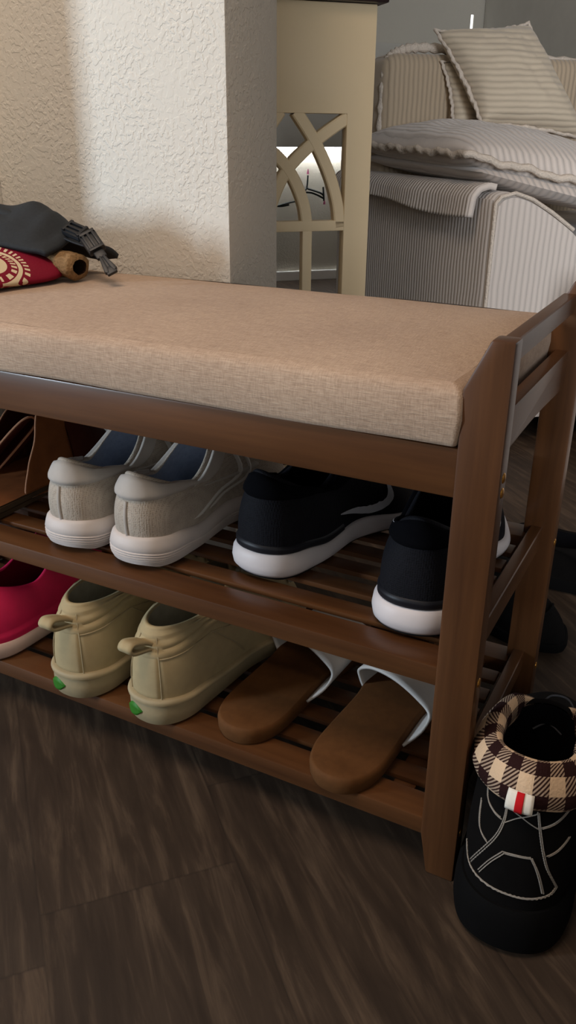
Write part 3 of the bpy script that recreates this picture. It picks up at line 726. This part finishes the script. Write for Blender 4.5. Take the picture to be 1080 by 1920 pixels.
# ---------------------------------------------------------------- plaid-cuffed slippers on the floor
def slipper(full=True):
    g = thing('slipper_boot', '', 'shoe', group='black slipper boots with plaid cuffs')
    s = Shoe(L=.295, hw=((0, .046), (.22, .047), (.45, .048), (.72, .056), (.9, .05), (1, .04)), er=(.20, .27), zt=((0, .050), (.15, .046), (.5, .036), (1, .038)), zb=((0, .003), (.06, 0), (.8, 0), (1, .006)),
             col=(.090, .072, .040), cz=(.170, .152, .148), bulge=.004, p=(1, 2.2), tilt=.004)
    s.sole('sole', M_bootr, g, [(0, -.008), (.03, -.001), (.08, .003), (.3, .0045), (.6, .0042), (.9, .003), (1.0, .0), (1.01, -.004)])
    s.upper('upper', M_boot, g, .006); s.lining(M_blklin, g, .008, floor_off=.004)
    # plaid cuff rolled over the opening, dipping at the front
    bm = bmesh.new()
    def cf(u_, v):
        ph = -2.75+5.5*u_; T = s.T(ph); c = Vector((s.col[0], 0, T.z)); outw = Vector((T.x-c.x, T.y-c.y, 0)).normalized()
        tp = min(1, (2.75-abs(ph))*1.6+.25)
        a = 2*pi*v; w_, h_ = .0125*tp, .0185*tp
        wob = noise.noise(Vector((ph*2, v*3, 1)))*.0015
        P = T+outw*(w_*cos(a)*.95+.0005+wob)+Vector((0, 0, h_*sin(a)-.004))
        # slant outwards towards the base
        P += outw*(-.28*(P.z-T.z))
        return P
    V = grid(bm, cf, 110, 28, cv=True, uvs=(10.5, 4.0))
    bm.faces.new([v for v in V[0]]); bm.faces.new([v for v in V[-1]][::-1])
    cuff = fin('cuff', bm, M_plaid, g, angle=80); tag(cuff, 'brown and cream plaid fleece cuff')
    # label on the back of the cuff
    def lab(name, p0, p1, mat, lift):
        bm = bmesh.new()
        def f(a, b):
            ph = lerp(p0, p1, a); T = s.T(ph); outw = Vector((T.x-s.col[0], T.y, 0)).normalized(); z = lerp(-.021, -.004, b)
            return T+outw*(.0140+lift-.28*z-.0025*abs(2*b-1)**2)+Vector((0, 0, z))
        grid(bm, f, 8, 8); o = fin(name, bm, mat, cuff); md = o.modifiers.new('th', 'SOLIDIFY'); md.thickness = .0012
        return o
    tag(lab('woven_label', -.18, .24, M_label, .001), 'ivory woven label'); tag(lab('label_stripe', -.03, .09, M_red, .0018), 'red stripe on the ivory label')
    # stitching on the heel
    bm = bmesh.new()
    def rope(pts, dbl=True, n=60):
        for k, (dp, dt) in enumerate(((.011, .004), (-.011, -.004)) if dbl else ((0, 0),)):
            P = spline([(p[0]+dp, p[1]+dt, 0) for p in pts], n)
            tube(bm, [s.SP(q.x, min(1, max(0, q.y)), .0004+.0003*(i % 2)) for i, q in enumerate(P)], lambda t: .00052+.00022*sin(t*190), 5)
    rope([(.204, .762), (.187, .662), (.221, .537), (.323, .388), (.493, .175)])
    rope([(-.238, .775), (-.272, .637), (-.323, .475), (-.391, .338), (-.527, .175)])
    rope([(.34, .175), (.221, .325), (.102, .438)]); rope([(.102, .438), (-.034, .450), (-.187, .45)]); rope([(-.187, .45), (-.272, .338), (-.357, .165)])
    rope([(.68, .22), (.56, .15), (.40, .130), (.136, .130), (.0, .130), (-.136, .128), (-.306, .128), (-.459, .138), (-.527, .175)])
    rope([(.70, .84), (.544, .70), (.374, .662), (.238, .655)]); rope([(.62, .62), (.493, .47), (.323, .430)])
    rope([(-.289, .662), (-.493, .675), (-.765, .72)]); rope([(-.374, .45), (-.51, .463), (-.68, .50)])
    rope([(.187, .762), (-.017, .725), (-.238, .662)], False); rope([(.187, .637), (.017, .713), (-.221, .762)], False)
    rope([(.9, .86), (.4, .80), (0, .79), (-.5, .80), (-1.0, .86)], False)
    fin('stitching', bm, M_thread, g)
    # laces / drawcord by the tongue
    bm = bmesh.new()
    tube(bm, spline([(.160, .010, .140), (.172, .002, .146), (.174, -.012, .146), (.164, -.020, .142), (.154, -.016, .140)], 30), .0010, 6)
    tube(bm, spline([(.150, .012, .120), (.156, .0, .126), (.150, -.014, .122)], 20), .0010, 6)
    fin('laces', bm, M_cordg, g)
    return g, s
g, s_ = slipper(); g.location = (.056, -.050, 0); g.rotation_euler = (0, 0, UP+R_(3)); g['label'] = 'black slipper boot with plaid cuff and red striped label beside the bench leg'
copy_thing(g, (.181, -.030, 0), UP-R_(2), 'black slipper boot at the right edge, right of its labelled twin')
# ---------------------------------------------------------------- black shoes on the floor behind
def plainshoe(label, loc, rz, tall=.10, L=.28):
    g = thing('black_boot', label, 'shoe', loc, rz, None)
    s = Shoe(L=L, zt=((0, .03), (.4, .024), (1, .02)), zb=((0, 0), (1, .006)), col=(.085, .066, .036), cz=(tall, tall*.9, tall), bulge=.004)
    s.sole('sole', M_bootr, g, [(0, -.006), (.05, 0), (.5, .002), (.95, .002), (1, 0), (1.01, -.004)])
    s.upper('upper', M_boot, g, .006); s.lining(M_blklin, g, .006); laces(s, g, M_bootr, .3, .8, 6)
    return g
plainshoe('low black shoe behind the rear bench leg, toe towards the slipper boots', (-.225, .572, 0), R_(-32), .085)
plainshoe('larger black shoe on the floor behind the bench, just beyond the low black shoe', (-.125, .640, 0), R_(-4), .078, .31)
# ---------------------------------------------------------------- things on the cushion, left
CZ = Z0+.0545
g = thing('red_cloth', 'folded red cloth with cream round print under the charcoal dog harness', 'cloth', (-.568, .108, CZ-.001), R_(-14))
bm = bmesh.new()
def rc(u_, v):
    a = 2*pi*u_; k = 4.5
    x = .10*math.copysign(abs(cos(a))**(2/k), cos(a))-.10; y = .088*math.copysign(abs(sin(a))**(2/k), sin(a))
    t = v*pi-pi/2; r = max(0, cos(t))**.30; xx = (x+.10)*r-.10; th = .017+.026*min(1, max(0, -xx)/.09)**.8
    return Vector((xx, y*r, th/2+th/2*sin(t)+.0025*noise.noise(Vector((x*20, y*20, 0)))*(1+sin(t))))
V = grid(bm, rc, 72, 24, cu=True); uv = bm.loops.layers.uv.verify()
bmesh.ops.remove_doubles(bm, verts=bm.verts, dist=1e-5)
for f_ in bm.faces:
    for l in f_.loops: c_ = l.vert.co; l[uv].uv = (.52+(c_.y+.010)/.125, .62+(-c_.x-.036-.3*(.02-c_.z if c_.z < .02 else 0))/.085)
fin('folded_cloth', bm, M_redc, g, angle=80)
g = thing('dog_harness', 'charcoal dog harness with black buckles and tan fleece edge on the cushion', 'harness', (-.634, .205, CZ), 0)
bm = bmesh.new()
def hn(u_, v):
    x = lerp(-.15, .064, u_); y = lerp(-.075+.035*u_**2, .085, v)
    prof = tab([(-.15, .068), (-.04, .076), (.0, .077), (.03, .066), (.055, .050), (.07, .040)], x)
    edge = tab([(-.13, .040), (-.05, .046), (.0, .040), (.05, .034), (.09, .022)], x)
    z = lerp(edge, prof, sin(min(1, v/.45)*pi/2)) if v < .45 else lerp(prof, .012, ((v-.45)/.55)**1.6)
    z += .0025*sin(x*70+y*30)*min(1, v*4)+.003*sin(y*90+x*15)*min(1, v*4)
    return Vector((x, y, z))
grid(bm, hn, 60, 40); o = fin('shell', bm, M_harn, g, angle=80); md = o.modifiers.new('th', 'SOLIDIFY'); md.thickness = .006; md.offset = 0
bm = bmesh.new()
for P in ([(-.12, -.045, .058), (-.07, -.040, .066), (-.02, -.035, .056), (.02, -.030, .044)], [(-.10, -.02, .066), (-.05, -.016, .070), (.0, -.010, .062), (.045, -.006, .046)]):
    tube(bm, spline(P, 26), lambda t: .008*max(.15, sin(pi*t))**.6, 12)
fin('fold', bm, M_harn, g, angle=80)
bm = bmesh.new()   # rolled fleece, open end towards the right
def fl(u_, v):
    a = 2*pi*v; r = .0145+.0018*noise.noise(Vector((u_*8, cos(a)*2, sin(a)*2)))
    c = Vector((lerp(.010, .088, u_), lerp(-.005, -.018, u_), .017+.004*(1-u_)))
    return c+Vector((0, cos(a)*r*1.35, sin(a)*r))
V = grid(bm, fl, 26, 20, cv=True)
for e_, sg in ((V[0], 1), (V[-1], -1)):
    c = sum((q.co for q in e_), Vector())/len(e_); inn = [bm.verts.new(q.co.lerp(c, .42)+Vector((-sg*.003, 0, 0))) for q in e_]; dp = [bm.verts.new(q.co.lerp(c, .52)+Vector((sg*.03, 0, 0))) for q in e_]
    n = len(e_)
    for i in range(n):
        bm.faces.new((e_[i], e_[(i+1) % n], inn[(i+1) % n], inn[i])); bm.faces.new((inn[i], inn[(i+1) % n], dp[(i+1) % n], dp[i])).material_index = 1
    bm.faces.new(dp).material_index = 1
tag(fin('fleece_edge', bm, [M_fur, plain('dark_fleece_core', hx('#2e2018'), .98, .05, .2, 260, .6, .002)], g, angle=80), 'tan fleece edge')
def buckle(name, loc, rot, prongs):
    bm = bmesh.new()
    box(bm, -.014, .014, -.010, .010, 0, .007, .002)
    for k in (-1, 0, 1): box(bm, -.010, .010, k*.006-.0015, k*.006+.0015, .006, .0095, .0006)
    for sx in (-1, 1): box(bm, sx*.0115-.002, sx*.0115+.002, -.009, .009, .006, .0095, .0008)
    if prongs:
        box(bm, .012, .024, -.006, .006, .001, .006, .0015)
        for sy in (-1, 1):
            pts = [(.020, sy*.003), (.044, sy*.0075), (.046, sy*.0035), (.040, sy*.0015), (.022, sy*.0005)]
            prism(bm, pts if sy > 0 else pts[::-1], 2, .001, .006, .0008)
        box(bm, .022, .040, -.0016, .0016, .001, .005, .0006); box(bm, .038, .048, -.006, .006, .0012, .0055, .001)
    o = fin(name, bm, M_plas, g, angle=30); o.location = loc; o.rotation_euler = rot; return o
buckle('strap_adjuster', (.072, .004, .050), (R_(30), R_(14), R_(-5)), False)
buckle('side_release_buckle', (.108, -.012, .042), (R_(30), R_(38), R_(-18)), True)
bm = bmesh.new()
def wb(u_, v): P = Vector((lerp(.02, .108, u_), .010-.018*u_+.009*(2*v-1), .060-.020*u_-.004*sin(pi*u_))); return P
grid(bm, wb, 16, 4); o = fin('webbing_strap', bm, M_plas, g); md = o.modifiers.new('th', 'SOLIDIFY'); md.thickness = .002
# ---------------------------------------------------------------- console table with lattice ends
ct = thing('console_table', 'cream console table with dark top and arched lattice end panel', 'table', PO, RA)
def lattice_panel(y0, y1):
    bm = bmesh.new(); W = .286; ax = -.143; b = .0022
    prism(bm, [(0, 0), (0, .815), (-W, .815), (-W, 0), (-W+.045, 0), (-W+.045, .661), (-.045, .661), (-.045, 0)], 1, y0, y1, b)
    box(bm, -W+.044, -.044, y0, y1, 0, .06, 0)
    yb0, yb1 = y0+.001, y1-.001
    box(bm, -W+.04, -.04, yb0, yb1, .482, .499, b); box(bm, -W+.04, -.04, yb0+.0003, yb1-.0003, .235, .252, b)
    for x in (-.109, -.177): box(bm, x-.0085, x+.0085, yb0+.0006, yb1-.0006, .05, .49, b)
    def bar(P, k):
        P = spline([(a, c, 0) for a, c in P], 28); n = len(P)
        def f(u_, v):
            i = min(n-1, int(u_*(n-1)+.5)); t = (P[min(n-1, i+1)]-P[max(0, i-1)]).normalized(); nn = Vector((-t.y, t.x, 0))
            h = .0095; prof = [(-h, yb0+.002), (-h+.002, yb0), (h-.002, yb0), (h, yb0+.002), (h, yb1-.002), (h-.002, yb1), (-h+.002, yb1), (-h, yb1-.002)][round(v*8) % 8]
            q = P[i]+nn*prof[0]; return Vector((q.x, prof[1]+k*.0002, q.y))
        grid(bm, f, n, 8, cv=True)
    A = [(-.051, .488), (-.056, .525), (-.071, .570), (-.097, .619), (-.130, .664)]; Bq = [(-.109, .488), (-.117, .530), (-.143, .579), (-.190, .621), (-.246, .657)]
    for k, P in enumerate((A, Bq)):
        bar(P, k); bar([(2*ax-p[0], p[1]) for p in P], k+2)
    return bm
for y0 in (0, .86): fin('lattice_panel', lattice_panel(y0, y0+.02), M_cream, ct, angle=35)
bm = bmesh.new(); box(bm, -.286-.014, .014, -.014, .894, .8155, .845, .004); fin('tabletop', bm, M_top, ct, angle=30)
bm = bmesh.new(); box(bm, -.27, -.016, .022, .858, .795, .8152, .002); fin('under_frame', bm, M_top, ct, angle=30)
bm = bmesh.new(); box(bm, -.282, -.004, .0205, .8595, .10, .12, .002); fin('bottom_shelf', bm, M_cream, ct, angle=30)
# ---------------------------------------------------------------- sofa
so = thing('sofa', 'cream corduroy sofa with rounded arm and cushioned back behind the bench', 'sofa', SO, RA)
def rbox(bm, x0, x1, y0, y1, z0, z1, r, seg=6): box(bm, x0, x1, y0, y1, z0, z1, r, seg)
bm = bmesh.new()   # arm, section in x,z: flat near edge then rolling down outwards
pr = [(-.022, .05), (-.024, .30), (-.022, .495), (-.018, .515), (-.006, .527), (.02, .530), (.06, .518), (.11, .492), (.165, .458), (.21, .42), (.26, .385), (.30, .36), (.30, .05)]
P_ = spline([(a, b, 0) for a, b in pr[:-1]], 44)+[Vector((.30, .05, 0))]
t_ = bmesh.new(); nP = len(P_)
def armf(u_, v):
    p = P_[min(nP-1, int(v*(nP-1)+.5))]; k = min(u_, 1-u_); ins = .012*(1-min(1, k/.02)**.5) if k < .02 else 0
    c = Vector((.14, .28, 0)); q = p+(c-p)*(ins/.3); return Vector((q.x, .004+u_*.88, q.y))
V = grid(bm, armf, 60, nP); bm.faces.new([q for q in V[0]]); bm.faces.new([q for q in V[-1]][::-1])
t = None
def arm_mat():
    # ribs run vertically on both faces: use X on the end face and Y on the side
    n = NT('corduroy_arm_both'); sp = n.n('SeparateXYZ'); n.l(n.co.outputs['Object'], sp.inputs[0]); gm = n.n('NewGeometry')
    tr = n.n('VectorTransform', vector_type='NORMAL', convert_from='WORLD', convert_to='OBJECT'); n.l(gm.outputs['True Normal'], tr.inputs[0]); s2 = n.n('SeparateXYZ'); n.l(tr.outputs[0], s2.inputs[0])
    isx = n.math('GREATER_THAN', n.math('ABSOLUTE', s2.outputs[1]), .6)
    nz = n.n('TexNoise', _Scale=10, _Detail=2); n.l(n.mapping((1, 1, 1)), nz.inputs['Vector'])
    c = n.math('ADD', n.math('MULTIPLY', isx, sp.outputs[0]), n.math('MULTIPLY', n.math('SUBTRACT', 1.0, isx), sp.outputs[1]))
    c = n.math('ADD', c, n.math('MULTIPLY', nz.outputs[0], .01))
    w_ = n.math('POWER', n.math('ADD', n.math('MULTIPLY', n.math('SINE', n.math('MULTIPLY', c, 2*pi/.0135)), .5), .5), .5)
    n.col(n.mix(w_, tuple(q*.80 for q in CW), CW)); n.set(.95, .1, Sheen_Weight=.25)  # darker groove colour paints the shade between ribs
    f = n.n('TexNoise', _Scale=500, _Detail=3); n.l(n.mapping((1, 1, 1)), f.inputs['Vector'])
    n1 = n.bump(w_, .7, .0016); n.bump(f.outputs[0], .25, .001, n1); return n.m
M_arm = arm_mat()
fin('arm', bm, M_arm, so, angle=50)
bm = bmesh.new(); tube(bm, [(-.020, .006, .06+.45*i/20) for i in range(21)]+[(-.010, .004, .522), (.02, .004, .529), (.06, .004, .517), (.11, .004, .491), (.165, .004, .457)], .004, 8); fin('piping', bm, M_fluff, so)
bm = bmesh.new(); rbox(bm, .302, 1.2, .02, .86, .05, .30, .02); fin('seat_base', bm, M_ribX, so, angle=60)
bm = bmesh.new(); rbox(bm, .304, 1.2, .0, .68, .302, .44, .045); fin('seat_cushion', bm, M_ribX, so, angle=60)
bm = bmesh.new(); rbox(bm, -.02, 1.2, .70, .90, .302, .79, .05); fin('back', bm, M_ribT, so, angle=60)
bm = bmesh.new(); rbox(bm, .0, .62, .62, .76, .50, .822, .045); fin('back_cushion', bm, M_ribT, so, angle=60)
bm = bmesh.new(); tube(bm, spline([(.005, .655, .62), (.012, .655, .78), (.04, .66, .822), (.12, .66, .836), (.30, .66, .826), (.58, .66, .815)], 60), lambda t: .011+.0025*sin(t*140), 10); fin('cushion_ruffle', bm, M_fluff, so)
for x, y in ((.0, .03), (1.17, .03), (.0, .85), (1.17, .85)):
    bm = bmesh.new(); box(bm, x, x+.04, y, y+.04, 0, .051, .003); fin('foot', bm, M_top, so, angle=30)
# pillows
def pillow(name, label, W, H, T, mat, loc, rot, ruffle=.016, sag=0.0, cat='pillow', group=None, seed=0, pinch=.10, drape=None, corners=None, skew=1.0):
    g = thing(name, label, cat, (0, 0, 0), 0, group); g.rotation_mode = 'XYZ'
    Mw = Matrix.Translation(SO)@Matrix.Rotation(RA, 4, 'Z')@Matrix.Translation(Vector(loc))@Matrix.Rotation(rot[2], 4, 'Z')@Matrix.Rotation(rot[1], 4, 'Y')@Matrix.Rotation(rot[0], 4, 'X')
    g.matrix_world = Mw
    if corners:
        K = [Vector(k) for k in corners]   # TL, TR, BL, BR in sofa space
        nrm = (K[1]-K[0]).cross(K[2]-K[0]).normalized()
        g.matrix_world = Matrix.Translation(SO)@Matrix.Rotation(RA, 4, 'Z')
        if nrm.y > 0 and abs(nrm.y) > abs(nrm.z) or nrm.z < 0 and abs(nrm.z) > abs(nrm.y): nrm = -nrm
    def pt(a, b, s_):
        if not corners: return pt0(a, b, s_)
        P = pt0(a, b, s_); u_, v = P.x/W+.5, P.y/H+.5
        Q = K[2].lerp(K[3], u_).lerp(K[0].lerp(K[1], u_), v); return Q+nrm*P.z
    def pt0(a, b, s_):   # a,b in -1..1
        ex = (1-pinch*(1-b*b)*1.0); ey = (1-pinch*(1-a*a))
        x = a*W/2*(ex if abs(a) > .0 else 1); y = b*H/2*ey
        h = (max(0, 1-abs(a)**2.6)*max(0, 1-abs(b)**2.6))**.42
        wr = .10*noise.noise(Vector((a*3+seed, b*3, s_*2)))+.05*noise.noise(Vector((a*8+seed, b*8, s_)))
        z = s_*T/2*h*(1+wr)*(skew if s_ > 0 else 2-skew)
        P = Vector((x, y, z))
        if drape: P.z += drape(a, b)
        return P
    bm = bmesh.new()
    for s_ in (1, -1): grid(bm, lambda u_, v, s_=s_: pt(2*u_-1, 2*v-1, s_), 40, 40)
    bmesh.ops.remove_doubles(bm, verts=bm.verts, dist=1e-5); fin('pillow_body', bm, mat, g, angle=80)
    if ruffle:
        bm = bmesh.new(); path = []
        for q in range(4):
            for k in range(60):
                c = -1+2*k/60; path.append([(c, -1), (1, c), (-c, 1), (-1, -c)][q])
        def rf(u_, v):
            k = round(u_*240) % 240; a, b = path[k]; P = pt(a, b, 1)
            if corners: o = (P-(K[0]+K[1]+K[2]+K[3])/4).normalized(); up_ = nrm
            else: o = Vector((P.x/W, P.y/H, 0)).normalized(); up_ = Vector((0, 0, 1))
            a2 = 2*pi*v; wv = .5+.5*sin(k*1.3)
            return P+o*(ruffle*(.45+.45*cos(a2))*(1+.2*wv))+up_*(ruffle*.42*sin(a2)+ruffle*.15*sin(k*.53)+ruffle*.1*sin(k*1.31))
        grid(bm, rf, 240, 8, cu=True, cv=True); fin('ruffled_edge', bm, M_fluff, g, angle=80)
    return g
pillow('throw_pillow', 'square cream corduroy pillow standing tilted against the sofa back', .26, .26, .13, M_ribP, (0, 0, 0), (0, 0, 0), .012, seed=2, corners=((.121, .60, .865), (.373, .60, .889), (.190, .46, .662), (.495, .46, .625)))
pillow('throw_pillow', 'cream corduroy pillow half hidden behind the tilted square pillow', .26, .22, .07, M_ribP, (0, 0, 0), (0, 0, 0), .010, seed=5, corners=((.150, .615, .80), (.44, .665, .84), (.165, .56, .64), (.45, .60, .64)))
pillow('throw_pillow', 'cream corduroy pillow at the right edge beyond the tilted pillow', .36, .34, .13, M_ribU, (0, 0, 0), (0, 0, 0), .012, seed=8, corners=((.56, .62, .83), (.90, .62, .85), (.55, .50, .50), (.92, .50, .50)))
pillow('floor_cushion', 'large frilled cream corduroy cushion lying on top of the sofa arm', .52, .68, .125, M_ribV2, (0, 0, 0), (0, 0, 0), .018, seed=3, cat='cushion', pinch=.04, skew=1.25, corners=((-.05, .70, .612), (.47, .70, .60), (-.055, .075, .597), (.45, -.045, .488)))
pillow('seat_pad', 'cream corduroy pad folded between the frilled cushion and the sofa arm', .5, .62, .062, M_ribV2, (0, 0, 0), (0, 0, 0), 0, seed=6, cat='cushion', pinch=.03, skew=1.0, corners=((-.035, .68, .580), (.46, .68, .56), (-.035, .05, .566), (.44, -.06, .455)))
# folded blanket flap hanging over the arm side
g = thing('throw_blanket', 'grey-white corduroy blanket draped over the near side of the sofa arm', 'blanket', SO, RA)
bm = bmesh.new()
def bl(u_, v):
    y = lerp(.045, .84, u_); L = .045+.006*sin(y*9)
    P = [Vector((.0, y, .532)), Vector((-.012, y, .535)), Vector((-.030, y, .530)), Vector((-.040, y, .518)), Vector((-.044, y, .53-L))]
    k = v*(len(P)-1); i = min(len(P)-2, int(k)); q = P[i].lerp(P[i+1], k-i); q.x -= .003*sin(y*23)*v; q.z -= .004*sin(y*7)*v; return q
grid(bm, bl, 50, 26); o = fin('folded_layer', bm, M_ribY, g, angle=80); md = o.modifiers.new('th', 'SOLIDIFY'); md.thickness = .012; md.offset = 1
# ottoman at the right edge
g = thing('ottoman', 'cream corduroy ottoman at the right edge behind the bench', 'ottoman', (-.088, 1.055, 0), RA-R_(45.5)+R_(-32+90))
bm = bmesh.new(); rbox(bm, -.0, .5, -.5, 0, .05, .40, .02); fin('body', bm, M_ribX, g, angle=60)
bm = bmesh.new()
for x, y in ((.03, -.07), (.43, -.07), (.03, -.47), (.43, -.47)):
    b2 = bmesh.new(); box(b2, x, x+.04, y, y+.04, 0, .051, .003); fin('foot', b2, M_top, g, angle=30)
bm.free()
# fairy light string on the far side, seen through the lattice
g = thing('string_lights', 'dark string of fairy lights with pink tips hanging before the far wall', 'lights', SO, RA)
bm = bmesh.new(); Yw = 2.33
for P in ([(.30, .44), (.33, .40), (.40, .395), (.46, .37)], [(.20, .33), (.27, .35), (.34, .36), (.355, .34), (.36, .40), (.375, .415), (.38, .47)], [(.375, .415), (.44, .395), (.46, .38)], [(.18, .36), (.24, .34), (.29, .345)], [(.455, .42), (.46, .36)]):
    tube(bm, spline([(a, Yw, b) for a, b in P], 20), .0042, 6)
fin('cord', bm, M_cord, g)
for a, b in ((.38, .475), (.462, .345)):
    bm = bmesh.new(); tube(bm, [(a, Yw, b), (a, Yw, b+.012), (a, Yw, b+.022)], lambda t: .006*(1-.7*t), 8); fin('bulb', bm, M_bulb, g)
